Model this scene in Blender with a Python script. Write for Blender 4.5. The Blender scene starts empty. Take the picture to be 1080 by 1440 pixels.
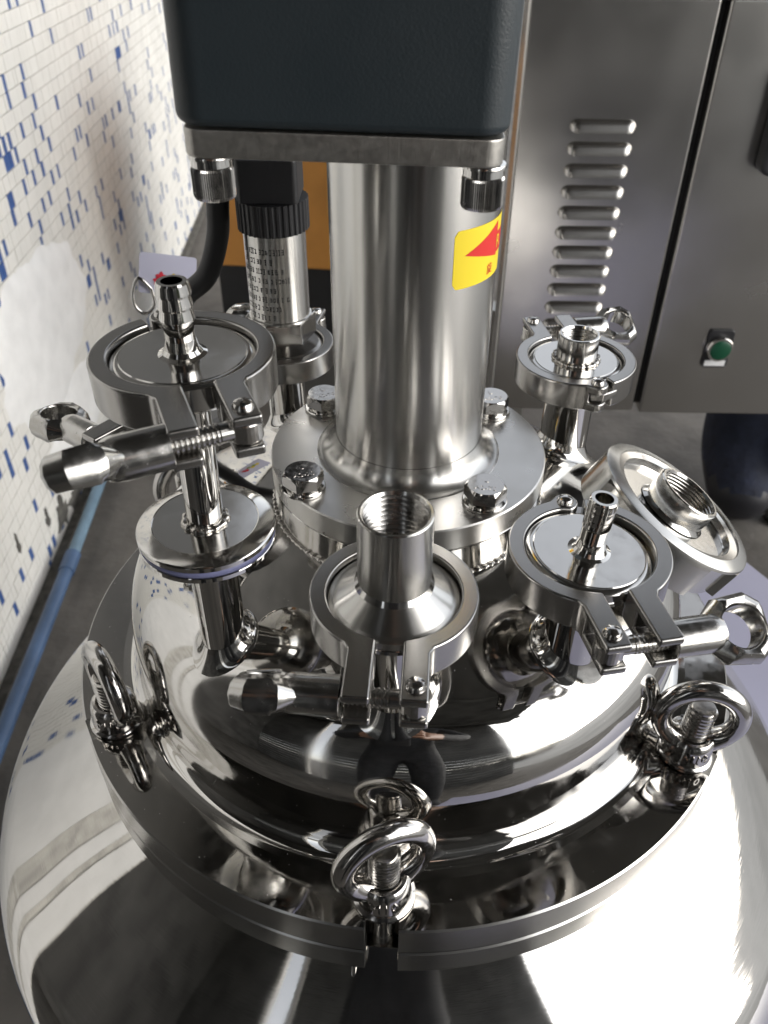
import bpy, bmesh, math, random
from mathutils import Vector, Matrix
random.seed(7)
S = bpy.context.scene
COL = S.collection
R = math.radians
PI = math.pi

# ------------------------------------------------------------------ camera
cd = bpy.data.cameras.new('camera'); cam = bpy.data.objects.new('camera', cd); COL.objects.link(cam)
RT = Vector((0.9997587, 0.0212745, 0.0054665)); UP = Vector((-0.0174141, 0.6159772, 0.7875714)); FW = Vector((-0.0133879, 0.7874766, -0.6161991))
m = Matrix.Identity(4)
for i in range(3):
    m[i][0] = RT[i]; m[i][1] = UP[i]; m[i][2] = -FW[i]
m.translation = Vector((-0.00586, -0.33788, 0.34203))
cam.matrix_world = m
cd.sensor_fit = 'HORIZONTAL'; cd.sensor_width = 36.0; cd.lens = 36.0 * 1150.0 / 1080.0
cd.clip_start = 0.01; cd.clip_end = 500
cd.dof.use_dof = True; cd.dof.focus_distance = 0.345; cd.dof.aperture_fstop = 24.0
S.camera = cam

# ------------------------------------------------------------------ overcast daylight
SUN_DIR = Vector((0.82, -0.36, 0.46)).normalized()
w = bpy.data.worlds.new('World'); S.world = w; w.use_nodes = True
nt = w.node_tree; nt.nodes.clear()
out = nt.nodes.new('ShaderNodeOutputWorld'); bg = nt.nodes.new('ShaderNodeBackground')
sky = nt.nodes.new('ShaderNodeTexSky'); sky.sky_type = 'NISHITA'; sky.sun_disc = False
sky.sun_elevation = math.asin(SUN_DIR.z); sky.sun_rotation = math.atan2(SUN_DIR.x, SUN_DIR.y)
sky.air_density = 1.0; sky.dust_density = 1.2; sky.ozone_density = 1.0
hs = nt.nodes.new('ShaderNodeHueSaturation'); hs.inputs['Saturation'].default_value = 0.22
nt.links.new(sky.outputs[0], hs.inputs['Color']); nt.links.new(hs.outputs[0], bg.inputs[0]); nt.links.new(bg.outputs[0], out.inputs[0])
bg.inputs[1].default_value = 0.15
sl = bpy.data.lights.new('sun', 'SUN'); sl.energy = 0.5; sl.angle = R(60); sl.color = (1.0, 0.96, 0.90)
sun = bpy.data.objects.new('sun', sl); COL.objects.link(sun)
sun.rotation_euler = SUN_DIR.to_track_quat('Z', 'Y').to_euler(); sun.location = (3, -2, 4)
S.view_settings.view_transform = 'Standard'; S.view_settings.look = 'None'
S.view_settings.gamma = 1.0; S.view_settings.use_curve_mapping = False
S.view_settings.exposure = 1.15
S.cycles.max_bounces = 12; S.cycles.glossy_bounces = 10; S.cycles.diffuse_bounces = 4
S.cycles.sample_clamp_indirect = 8.0

# ------------------------------------------------------------------ materials
def mat(name, base, rough=0.5, metal=0.0, spec=None, aniso=0.0, noise=None, rvar=None, bump=None, streak=None, coat=0.0, dust=None):
    """noise=(scale,amount) colour variation; rvar=(scale,amount) roughness; bump=(scale,dist,strength); streak=(kind,scale,dist)"""
    M = bpy.data.materials.new(name); M.use_nodes = True
    t = M.node_tree; N = t.nodes; L = t.links
    b = N['Principled BSDF']
    b.inputs['Base Color'].default_value = (*base, 1); b.inputs['Roughness'].default_value = rough; b.inputs['Metallic'].default_value = metal
    if spec is not None: b.inputs['Specular IOR Level'].default_value = spec
    if coat: b.inputs['Coat Weight'].default_value = coat
    tc = N.new('ShaderNodeTexCoord')
    def nz(scale, detail=4.0, vec=None):
        n = N.new('ShaderNodeTexNoise'); n.inputs['Scale'].default_value = scale; n.inputs['Detail'].default_value = detail
        L.new(vec or tc.outputs['Object'], n.inputs['Vector']); return n
    if noise:
        n = nz(noise[0], 6); mx = N.new('ShaderNodeMix'); mx.data_type = 'RGBA'
        rp = N.new('ShaderNodeMapRange'); rp.inputs[1].default_value = .3; rp.inputs[2].default_value = .7
        L.new(n.outputs['Fac'], rp.inputs[0]); L.new(rp.outputs[0], mx.inputs[0])
        a = noise[1]
        mx.inputs[6].default_value = (*[max(0, c * (1 - a)) for c in base], 1); mx.inputs[7].default_value = (*[min(1, c * (1 + a)) for c in base], 1)
        L.new(mx.outputs[2], b.inputs['Base Color'])
    if rvar:
        n = nz(rvar[0], 8); rp = N.new('ShaderNodeMapRange'); rp.inputs[1].default_value = .35; rp.inputs[2].default_value = .75
        rp.inputs[3].default_value = max(0.0, rough - rvar[1] * .5); rp.inputs[4].default_value = rough + rvar[1]
        L.new(n.outputs['Fac'], rp.inputs[0]); L.new(rp.outputs[0], b.inputs['Roughness'])
    if dust:
        n = nz(dust[0], 2.0); rp = N.new('ShaderNodeMapRange'); rp.inputs[1].default_value = dust[1]; rp.inputs[2].default_value = dust[1] + .03
        L.new(n.outputs['Fac'], rp.inputs[0])
        mm = N.new('ShaderNodeMix'); mm.data_type = 'FLOAT'; L.new(rp.outputs[0], mm.inputs[0]); mm.inputs[2].default_value = rough; mm.inputs[3].default_value = .6
        src = b.inputs['Roughness'].links[0].from_socket if b.inputs['Roughness'].links else None
        if src: L.new(src, mm.inputs[2])
        L.new(mm.outputs[0], b.inputs['Roughness'])
        me_ = N.new('ShaderNodeMix'); me_.data_type = 'FLOAT'; L.new(rp.outputs[0], me_.inputs[0]); me_.inputs[2].default_value = metal; me_.inputs[3].default_value = .35; L.new(me_.outputs[0], b.inputs['Metallic'])
    prev = None
    if streak:
        kind, sc, dist = streak
        sp = N.new('ShaderNodeSeparateXYZ'); L.new(tc.outputs['Object'], sp.inputs[0])
        cb = N.new('ShaderNodeCombineXYZ')
        if kind == 'circ':           # scratches run around the axis
            at = N.new('ShaderNodeMath'); at.operation = 'ARCTAN2'; L.new(sp.outputs[1], at.inputs[0]); L.new(sp.outputs[0], at.inputs[1])
            ml = N.new('ShaderNodeMath'); ml.operation = 'MULTIPLY'; ml.inputs[1].default_value = 9.0; L.new(at.outputs[0], ml.inputs[0])
            ln = N.new('ShaderNodeVectorMath'); ln.operation = 'LENGTH'
            c2 = N.new('ShaderNodeCombineXYZ'); L.new(sp.outputs[0], c2.inputs[0]); L.new(sp.outputs[1], c2.inputs[1]); L.new(c2.outputs[0], ln.inputs[0])
            m1 = N.new('ShaderNodeMath'); m1.operation = 'MULTIPLY'; m1.inputs[1].default_value = sc; L.new(ln.outputs['Value'], m1.inputs[0])
            m2 = N.new('ShaderNodeMath'); m2.operation = 'MULTIPLY'; m2.inputs[1].default_value = sc; L.new(sp.outputs[2], m2.inputs[0])
            L.new(ml.outputs[0], cb.inputs[0]); L.new(m1.outputs[0], cb.inputs[1]); L.new(m2.outputs[0], cb.inputs[2])
        else:                        # straight scratches along x, y or z
            for i, ax in enumerate('xyz'):
                mm = N.new('ShaderNodeMath'); mm.operation = 'MULTIPLY'; mm.inputs[1].default_value = sc * (0.02 if ax == kind else 1.0)
                L.new(sp.outputs[i], mm.inputs[0]); L.new(mm.outputs[0], cb.inputs[i])
        n = nz(1.0, 3.0, cb.outputs[0])
        bp = N.new('ShaderNodeBump'); bp.inputs['Strength'].default_value = 1.0; bp.inputs['Distance'].default_value = dist
        L.new(n.outputs['Fac'], bp.inputs['Height']); prev = bp
    for bb in ([bump] if bump and not isinstance(bump, list) else (bump or [])):
        n = nz(bb[0], 3.0)
        bp = N.new('ShaderNodeBump'); bp.inputs['Strength'].default_value = bb[2] if len(bb) > 2 else 1.0; bp.inputs['Distance'].default_value = bb[1]
        L.new(n.outputs['Fac'], bp.inputs['Height'])
        if prev: L.new(prev.outputs[0], bp.inputs['Normal'])
        prev = bp
    if prev: L.new(prev.outputs[0], b.inputs['Normal'])
    if aniso:
        b.inputs['Anisotropic'].default_value = aniso; b.inputs['Anisotropic Rotation'].default_value = 0.25
        tg = N.new('ShaderNodeTangent'); tg.direction_type = 'RADIAL'; tg.axis = 'Z'; L.new(tg.outputs[0], b.inputs['Tangent'])
    return M

ST = (0.62, 0.608, 0.585)
M = dict(
    mirror=mat('mirror_polished_steel', ST, 0.035, 1, rvar=(30, .13), dust=(900, .76), bump=[(9, .0006), (700, .000004)]),
    tank=mat('polished_tank_steel', ST, 0.05, 1, rvar=(40, .05), streak=('circ', 700.0, .000022), bump=(6, .0006)),
    flange=mat('polished_flange_steel', (.52, .505, .48), 0.06, 1, rvar=(90, .12), dust=(800, .745), streak=('circ', 1500.0, .000003)),
    cast=mat('satin_cast_steel', (.40, .39, .375), 0.22, 1, rvar=(1800, .05), bump=(2800, .00004, .6)),
    castp=mat('polished_cast_steel', (.55, .535, .515), 0.13, 1, rvar=(400, .12), bump=[(900, .000008), (160, .00004)]),
    nutcast=mat('satin_nut_steel', (.50, .49, .47), 0.20, 1, rvar=(300, .10), bump=[(1500, .00001), (200, .00006)]),
    turned=mat('turned_steel', ST, 0.12, 1, aniso=.5, rvar=(150, .08), streak=('circ', 2600.0, .0000035)),
    brushed=mat('brushed_column_steel', (.60, .59, .565), 0.25, 1, aniso=.85, streak=('circ', 2600.0, .0000012)),
    rim=mat('satin_rim_steel', (.52, .51, .49), 0.24, 1, streak=('circ', 1800.0, .0000015)),
    collar=mat('turned_collar_steel', (.60, .59, .57), 0.30, 1, aniso=.5, rvar=(60, .08), streak=('circ', 2400.0, .000006)),
    plate=mat('raw_plate_steel', (.46, .445, .415), 0.40, 1, noise=(600, .10), rvar=(500, .06), bump=(1200, .00003), streak=('z', 1600.0, .00006)),
    thread=mat('thread_steel', (.56, .545, .52), 0.20, 1, rvar=(300, .1)),
    weld=mat('weld_bead_steel', (.48, .46, .43), 0.13, 1, bump=(500, .0004)),
    dark=mat('shadowed_steel', (.25, .245, .23), 0.30, 1),
    navy=mat('navy_gearbox_paint', (.021, .029, .034), 0.42, 0, spec=.45, bump=(1400, .00012, .7), rvar=(40, .08)),
    cab=mat('brushed_cabinet_steel', (.47, .455, .435), 0.24, 1, rvar=(14, .04), streak=('x', 900.0, .00001), bump=(3.5, .004)),
    rubber=mat('black_rubber', (.012, .012, .013), 0.5, bump=(600, .0001)),
    plastic=mat('black_plastic', (.014, .014, .016), 0.42, bump=(1500, .00006)),
    gasket=mat('lavender_silicone', (.16, .17, .30), 0.45, spec=.4),
    yellow=mat('yellow_sticker', (.80, .62, .03), 0.35), red=mat('red_print', (.62, .025, .02), 0.4),
    ink=mat('black_print', (.02, .02, .02), 0.5),
    green=mat('green_button', (.004, .06, .028), 0.3), white=mat('white_label', (.75, .75, .75), 0.4),
    orange=mat('orange_carton', (.56, .25, .05), 0.55, noise=(9, .15)),
    tape=mat('carton_tape', (.62, .36, .12), 0.35),
    paper=mat('pale_tag_card', (.50, .50, .62), 0.5), tagred=mat('tag_red', (.55, .03, .05), 0.5), tagyel=mat('tag_yellow', (.65, .5, .06), 0.5), taggrn=mat('tag_green', (.2, .3, .06), 0.5),
    tilew=mat('cream_tile', (.77, .755, .71), 0.6, spec=.25, noise=(7, .06)), tileb=mat('blue_tile', (.05, .11, .30), 0.5, spec=.3, noise=(60, .25)),
    grout=mat('grout', (.58, .565, .525), 0.9, noise=(40, .25)),
    plaster=mat('white_plaster', (.84, .835, .82), 0.85, noise=(25, .06), bump=(90, .0012)),
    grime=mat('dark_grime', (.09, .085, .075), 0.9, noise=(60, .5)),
    floor=mat('concrete_floor', (.135, .125, .112), 0.8, noise=(11, .30), bump=(60, .002)),
    yard=mat('added_pale_concrete', (.36, .355, .34), 0.85, noise=(1.2, .2)),
    pipe=mat('blue_pipe', (.065, .115, .215), 0.4, noise=(12, .35)),
    pipeg=mat('weathered_pipe', (.16, .25, .33), 0.45, noise=(20, .25)),
    lav=mat('lavender_sheet', (.40, .40, .52), 0.35, noise=(5, .05)),
    trouser=mat('navy_cloth', (.010, .014, .030), 0.85, noise=(40, .35), bump=(25, .006)),
    jacket=mat('black_jacket', (.022, .022, .024), 0.8, noise=(30, .3), bump=(20, .006)),
    shirt=mat('grey_cloth', (.06, .06, .065), 0.9), skin=mat('skin', (.35, .19, .12), 0.5), hair=mat('hair', (.01, .009, .008), 0.5), shoe=mat('shoe', (.012, .012, .016), 0.5),
    roof=mat('dark_roof', (.10, .097, .09), 0.8, noise=(3, .4)), wallup=mat('painted_wall', (.62, .60, .56), 0.8, noise=(3, .1)),
    shed=mat('dark_shutter', (.085, .082, .077), 0.6, noise=(4, .4)),
    leaf=mat('hedge_leaf', (.055, .095, .03), 0.6, noise=(3, .5)),
    carton=mat('brown_carton', (.22, .12, .06), 0.7, noise=(12, .25)),
    frame=mat('frame_steel', (.40, .39, .37), 0.35, 1, rvar=(20, .1)),
)

# ------------------------------------------------------------------ mesh helpers
def link(name, verts, faces, material, parent=None, sharp=35, loc=None, rot=None):
    me = bpy.data.meshes.new(name); me.from_pydata([tuple(v) for v in verts], [], faces); me.validate(); me.update()
    bm = bmesh.new(); bm.from_mesh(me); bmesh.ops.recalc_face_normals(bm, faces=bm.faces); bm.to_mesh(me); bm.free()
    return link_mesh(name, me, material, parent, sharp, loc, rot)
def link_mesh(name, me, material, parent=None, sharp=35, loc=None, rot=None, wn=None):
    if wn is None: wn = bool(me.get('solid'))
    if material is not None and len(me.materials) == 0: me.materials.append(M[material] if isinstance(material, str) else material)
    if sharp is not None:
        for p in me.polygons: p.use_smooth = True
        me.set_sharp_from_angle(angle=R(sharp))
    o = bpy.data.objects.new(name, me); COL.objects.link(o)
    if wn:
        k = o.modifiers.new('weighted', 'WEIGHTED_NORMAL'); k.keep_sharp = True; k.weight = 60
    if parent: o.parent = parent
    if loc is not None: o.location = loc
    if rot is not None: o.rotation_euler = rot
    return o
def tag(o, label, cat, group=None):
    o['label'] = label; o['category'] = cat
    if group: o['group'] = group
    return o
def thing(name, label, cat, loc=(0, 0, 0), rot=(0, 0, 0), group=None):
    o = bpy.data.objects.new(name, None); COL.objects.link(o); o.empty_display_size = .02
    o.location = loc; o.rotation_euler = rot
    return tag(o, label, cat, group)
def struct(o): o['kind'] = 'structure'; return o
def lathe(prof, seg=96, closed=False, c=(0, 0)):
    """prof = list of (r,z); r=0 ends collapse to one vertex"""
    v = []; f = []; rings = []
    for r, z in prof:
        if r < 1e-7: rings.append([len(v)]); v.append((c[0], c[1], z))
        else:
            rings.append(list(range(len(v), len(v) + seg)))
            v += [(c[0] + r * math.cos(2 * PI * i / seg), c[1] + r * math.sin(2 * PI * i / seg), z) for i in range(seg)]
    pairs = list(zip(rings, rings[1:])) + ([(rings[-1], rings[0])] if closed else [])
    for a, b in pairs:
        for i in range(seg):
            j = (i + 1) % seg
            if len(a) == 1 and len(b) == 1: continue
            if len(a) == 1: f.append((a[0], b[i], b[j]))
            elif len(b) == 1: f.append((a[i], b[0], a[j]))
            else: f.append((a[i], b[i], b[j], a[j]))
    return v, f
def add(A, B):
    n = len(A[0]); return A[0] + list(B[0]), A[1] + [tuple(i + n for i in q) for q in B[1]]
def prism(poly, z0, z1):
    n = len(poly); v = [(x, y, z0) for x, y in poly] + [(x, y, z1) for x, y in poly]
    return v, [tuple(range(n))[::-1], tuple(range(n, 2 * n))] + [(i, (i + 1) % n, n + (i + 1) % n, n + i) for i in range(n)]
def box(x0, x1, y0, y1, z0, z1): return prism([(x0, y0), (x1, y0), (x1, y1), (x0, y1)], z0, z1)
def rrect(x0, x1, y0, y1, r, n=6):
    p = []
    for cx, cy, a in ((x1 - r, y0 + r, -90), (x1 - r, y1 - r, 0), (x0 + r, y1 - r, 90), (x0 + r, y0 + r, 180)):
        p += [(cx + r * math.cos(R(a + 90 * i / n)), cy + r * math.sin(R(a + 90 * i / n))) for i in range(n + 1)]
    return p
def tube(path, rad, seg=16, cap=True):
    """path of Vectors, rad number or list"""
    P = [Vector(p) for p in path]; v = []; f = []; n = len(P)
    ref = None
    for i, p in enumerate(P):
        d = (P[min(i + 1, n - 1)] - P[max(i - 1, 0)]).normalized()
        if ref is None: ref = d.orthogonal().normalized()
        ref = (ref - d * ref.dot(d)).normalized(); bi = d.cross(ref)
        r = rad[i] if isinstance(rad, (list, tuple)) else rad
        v += [tuple(p + (ref * math.cos(2 * PI * k / seg) + bi * math.sin(2 * PI * k / seg)) * r) for k in range(seg)]
    for i in range(n - 1):
        for k in range(seg): f.append((i * seg + k, i * seg + (k + 1) % seg, (i + 1) * seg + (k + 1) % seg, (i + 1) * seg + k))
    if cap: f.append(tuple(range(seg))[::-1]); f.append(tuple(range((n - 1) * seg, n * seg)))
    return v, f
def spline(pts, n=8):
    P = [Vector(p) for p in pts]; P = [P[0]] + P + [P[-1]]; o = []
    for i in range(1, len(P) - 2):
        for k in range(n):
            t = k / n; a, b, c, d = P[i - 1], P[i], P[i + 1], P[i + 2]
            o.append(.5 * ((2 * b) + (c - a) * t + (2 * a - 5 * b + 4 * c - d) * t * t + (3 * b - a - 3 * c + d) * t ** 3))
    o.append(P[-2]); return o
def xf(vf, mtx): return [tuple(mtx @ Vector(p)) for p in vf[0]], vf[1]
def bake(vf, bevel=.0008, segs=2, cut=None, angle=35):
    """bevelled (and optionally slotted) solid as mesh data"""
    def mk(d, nm):
        me = bpy.data.meshes.new(nm); me.from_pydata([tuple(p) for p in d[0]], [], d[1]); me.update()
        bm = bmesh.new(); bm.from_mesh(me); bmesh.ops.recalc_face_normals(bm, faces=bm.faces); bm.to_mesh(me); bm.free()
        o = bpy.data.objects.new(nm, me); COL.objects.link(o); return o
    o = mk(vf, 'tmp'); kill = [o]
    for c in (cut or []):
        k = mk(c, 'cutter'); kill.append(k)
        b = o.modifiers.new('b', 'BOOLEAN'); b.operation = 'DIFFERENCE'; b.solver = 'EXACT'; b.object = k
    if bevel:
        b = o.modifiers.new('v', 'BEVEL'); b.width = bevel; b.segments = segs; b.limit_method = 'ANGLE'; b.angle_limit = R(angle); b.harden_normals = False
    dg = bpy.context.evaluated_depsgraph_get(); dg.update()
    me = bpy.data.meshes.new_from_object(o.evaluated_get(dg)); me['solid'] = 1
    for k in kill:
        d = k.data; bpy.data.objects.remove(k); bpy.data.meshes.remove(d)
    return me
def text_mesh(s, size, depth=0.0, res=3):
    cu = bpy.data.curves.new('t', 'FONT'); cu.body = s; cu.size = size; cu.extrude = depth; cu.align_x = 'CENTER'; cu.align_y = 'CENTER'; cu.resolution_u = res
    o = bpy.data.objects.new('t', cu); COL.objects.link(o)
    dg = bpy.context.evaluated_depsgraph_get(); dg.update()
    me = bpy.data.meshes.new_from_object(o.evaluated_get(dg)); bpy.data.objects.remove(o); bpy.data.curves.remove(cu)
    return me
def wrap(me, r, z, ang, lift=.0003):
    """bend a flat text mesh round a cylinder of radius r, centred at angle ang"""
    for v in me.vertices:
        a = ang + v.co.x / r; h = r + lift + v.co.z; zz = z + v.co.y
        v.co = (h * math.cos(a), h * math.sin(a), zz)
    return me
def thread_prof(r, z0, z1, pitch=.0014, depth=.0007, vee=False):
    n = max(1, int((z1 - z0) / pitch)); p = []
    for i in range(n):
        z = z0 + (z1 - z0) * i / n; q = (z1 - z0) / n
        if vee: p += [(r - depth, z), (r - depth * .2, z + q * .38), (r, z + q * .5), (r - depth * .2, z + q * .62)]
        else: p += [(r - depth, z), (r, z + q * .30), (r, z + q * .72), (r - depth, z + q * .92)]
    p.append((r - depth, z1)); return p
def weld_bead(rad, z, thick=.0012, n=26, seed=0):
    rnd = random.Random(seed); v = []; f = []; seg = n * 4; k = 8
    for i in range(seg):
        a = 2 * PI * i / seg; t = thick * (1 + .22 * math.sin(a * n) + rnd.uniform(-.12, .12))
        for j in range(k):
            b = 2 * PI * j / k; rr = rad + t * 1.2 * math.cos(b); v.append((rr * math.cos(a), rr * math.sin(a), z + t * .9 * math.sin(b)))
    for i in range(seg):
        for j in range(k): f.append((i * k + j, ((i + 1) % seg) * k + j, ((i + 1) % seg) * k + (j + 1) % k, i * k + (j + 1) % k))
    return v, f

# ================================================================== THE SETTING
v, f = box(-40, 60, -40, 60, -.62, -.6); struct(link('floor', v, f, 'floor', sharp=None))

v, f = box(1.75, 40, -40, 40, -.5995, -.596); struct(link('yard', v, f, 'yard', sharp=None))  # pale ground sheet added out of view to brighten the tank's reflections
# tiled wall on the left ------------------------------------------------
WANG = R(3.58); WD = Vector((-math.sin(WANG), math.cos(WANG), 0)); WN = Vector((math.cos(WANG), math.sin(WANG), 0)); W0 = Vector((-.545, 0, -.6))
def wpt(u, vv, n=0.0): return W0 + WD * u + Vector((0, 0, vv)) + WN * n
wall = thing('tiled_wall', 'cream mosaic tile wall speckled with small blue tiles, on the left', 'wall', W0, (0, 0, WANG + PI / 2))
# local frame of the wall: x = along wall (u), y = -normal, z = up
v, f = box(-.205, 4.6, .0, .2, 0, 2.9); link('wall_body', v, f, 'grout', wall, sharp=None)
v, f = box(-.045, 4.6, -.012, -.0001, 1.15, 2.9); link('upper_panel', v, f, 'shed', wall, sharp=None)
TW, TH, G = .0125, .0240, .0012
tv, tf = box(0, TW - .0006, -.0042, -.0004, 0, TH - G)
def inset(t):
    me = bake(t, .0005, 1); return me
tile_w = inset((tv, tf)); tile_w.materials.append(M['tilew']); tile_b = inset((tv, tf)); tile_b.materials.append(M['tileb'])
campos = m.translation
proj_f = 1150.0
def px(p):
    d = Vector(p) - campos; zz = d.dot(FW)
    if zz < .05: return None
    return 540 + proj_f * d.dot(RT) / zz, 720 - proj_f * d.dot(UP) / zz
rt = random.Random(21); cells = []
blob = lambda u, vv: ((u - 1.03) / .27) ** 2 + ((vv - .36) / .12) ** 2
for i in range(10, 360):
    for j in range(0, 47):
        blue = rt.random() < .066
        if blue and rt.random() < .3: pass
        u = i * TW; vv = .005 + j * TH
        p = px(wpt(u, vv)); 
        vis = p is not None and -15 < p[0] < 310 and -15 < p[1] < 1100
        size = 0
        if vis:
            p2 = px(wpt(u + TW, vv + TH)); size = abs(p2[0] - p[0]) * abs(p2[1] - p[1]) * (3.5 if blue else 1)
        cells.append((size, u, vv, blue))
cells.sort(key=lambda c: -c[0])
def jig(): return rt.uniform(-.00035, .00035)
for s, u, vv, blue in cells[:300]:
    o = bpy.data.objects.new('tile', tile_b if blue else tile_w); COL.objects.link(o); o.parent = wall; o.location = (u, jig(), vv + jig()); o.rotation_euler = (rt.uniform(-.012, .012), 0, rt.uniform(-.012, .012))
sv = []; sf = []; mi = []
for s, u, vv, blue in cells[300:]:
    n = len(sv); dy = jig(); tl = rt.uniform(-.0002, .0002)
    sv += [(a + u, b + dy + (tl if a > .01 else -tl), c + vv) for a, b, c in tv]; sf += [tuple(i + n for i in q) for q in tf]; mi += [1 if blue else 0] * len(tf)
o = link('tile_field', sv, sf, 'tilew', wall, sharp=None); o.data.materials.append(M['tileb']); o.data.polygons.foreach_set('material_index', mi); o['kind'] = 'stuff'
for x0, x1, mt, d in ((-.06, .124, 'plaster', .008), (-.105, -.0605, 'grout', .004), (-.135, -.1055, 'plaster', .010), (-.15, -.1355, 'grout', .005), (-.20, -.1505, 'plaster', .012)):
    v, f = box(x0, x1, -d, -.0003, 0, 2.88); link('corner_trim', v, f, mt, wall, sharp=None)
# plaster smear over the tiles
def splat(cu, cv, ru, rv, seed, th=.004, n=72, jag=.18):
    rnd = random.Random(seed); ph = [rnd.uniform(0, 6.28) for _ in range(6)]; v = [(cu, -.0045 - th, cv)]; f = []
    for ring, (s, y) in enumerate(((.55, -.0045 - th), (.85, -.0045 - th * .6), (1.0, -.0035))):
        for i in range(n):
            a = 2 * PI * i / n; k = 1 + jag * (.5 * math.sin(3 * a + ph[0]) + .4 * math.sin(5 * a + ph[1]) + .35 * math.sin(9 * a + ph[2]) + .25 * math.sin(17 * a + ph[3]))
            v.append((cu + ru * s * k * math.cos(a), y, cv + rv * s * k * math.sin(a)))
    for i in range(n):
        j = (i + 1) % n; f.append((0, 1 + i, 1 + j))
        for r_ in range(2): f.append((1 + r_ * n + i, 1 + (r_ + 1) * n + i, 1 + (r_ + 1) * n + j, 1 + r_ * n + j))
    return v, f
v, f = splat(.93, .33, .24, .13, 3, .006, 72, .09); link('plaster_patch', v, f, 'plaster', wall, sharp=60)
v, f = splat(.98, .135, .20, .075, 9, .004, 72, .09); link('plaster_patch', v, f, 'plaster', wall, sharp=60)
for k, (gu, gv, ru, rv) in enumerate(((.78, .055, .03, .03), (.86, .03, .04, .028), (.93, .07, .022, .02), (.72, .09, .008, .02), (.60, .135, .006, .02), (.46, .115, .012, .006))):
    v, f = splat(gu, gv, ru, rv, 30 + k, .0015, 30, .4); link('grime_spot', v, f, 'grime', wall, sharp=60)
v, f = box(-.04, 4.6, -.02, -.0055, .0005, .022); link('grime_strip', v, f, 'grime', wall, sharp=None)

# blue pipe along the wall foot
bp_ = thing('water_pipe', 'blue plastic pipe with a joint lying along the foot of the tiled wall', 'pipe', tuple(wpt(0, .035, .042)), (0, 0, WANG + PI / 2))
v, f = tube([(-.3, 0, 0), (.66, 0, 0)], .0110, 20); link('pipe_run', v, f, 'pipe', bp_)
v, f = tube([(.662, 0, 0), (1.6, .01, -.003)], .0098, 20); link('pipe_run', v, f, 'pipeg', bp_)
v, f = tube([(.645, 0, 0), (.69, 0, 0)], .0128, 20); link('coupling', v, f, 'pipe', bp_)

# roof of the open shed, dark shutter added behind the camera to darken the reflections
v, f = box(-2.9, 1.75, -1.85, 1.9, 2.15, 2.25); struct(link('canopy_roof', v, f, 'roof', sharp=None))
for k, yy in enumerate((-1.6, -.5, .6, 1.6)):
    v, f = box(-2.9, 1.75, yy, yy + .08, 2.03, 2.149); struct(link('roof_beam', v, f, 'roof', sharp=None))
sh = thing('added_shutter', 'dark slatted shutter wall facing the tank, added out of view to darken its reflections', 'shutter', (-.9, -1.75, -.6))
for k in range(28):
    v, f = box(-2.1, -.10, -.03, 0, k * .1, k * .1 + .092); link('slat', v, f, 'shed', sh, sharp=None)
    v, f = box(.12, 2.15, -.03, 0, k * .1, k * .1 + .092); link('slat', v, f, 'shed', sh, sharp=None)
for x in (-.102, .092):
    v, f = box(x, x + .03, .0005, .05, 0, 2.7); link('door_jamb', v, f, 'wallup', sh, sharp=None)
bw = thing('added_partition', 'dark partition wall behind the orange carton, mostly hidden, added to darken reflections in the steel', 'partition', (-.35, 3.4, -.6))  # wall added so the left fitting's disc mirrors something dark
v, f = box(-1.6, -1.54, -5.15, -3.3, 0, 2.7); link('added_side_wall', v, f, 'shed', bw, sharp=None)  # added out of view to keep bright sky out of the tank's reflections
v, f = box(-.75, .50, 0, .06, 0, 2.6); link('wall_body', v, f, 'shed', bw, sharp=None)
for k in range(5):
    v, f = box(-.74 + k * .25, -.74 + k * .25 + .235, -.012, -.0005, .1, 2.4); link('panel', v, f, 'shed', bw, sharp=None)

# ================================================================== TANK
tank = thing('mixing_tank', 'large mirror polished steel tank body below the bolted lid', 'tank', (0, 0, 0))
kx, kz, kr, Rt = .196, -.14, .060, .256
prof = [(.150, -.0365), (.170, -.0365)]
pt = (.2355, -.0948)
for i in range(9): s = i / 8; prof.append((.170 + (pt[0] - .170) * s, -.0375 + (pt[1] + .0375) * s + .0035 * math.sin(PI * s)))
a0 = math.atan2(pt[1] - kz, pt[0] - kx)
for i in range(1, 15): a = a0 * (1 - i / 14); prof.append((kx + kr * math.cos(a), kz + kr * math.sin(a)))
prof += [(.256, -.20), (.256, -.30), (.256, -.42), (.24, -.45), (0, -.50)]
v, f = lathe(prof, 256); link('shell', v, f, 'tank', tank, 30)
for a in (35, 145, 270 - 15, 270 + 15 + 20):
    x, y = .23 * math.cos(R(a)), .23 * math.sin(R(a)); v, f = tube([(x, y, -.6), (x, y, -.43)], .016, 20); link('leg', v, f, 'frame', tank)

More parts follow.
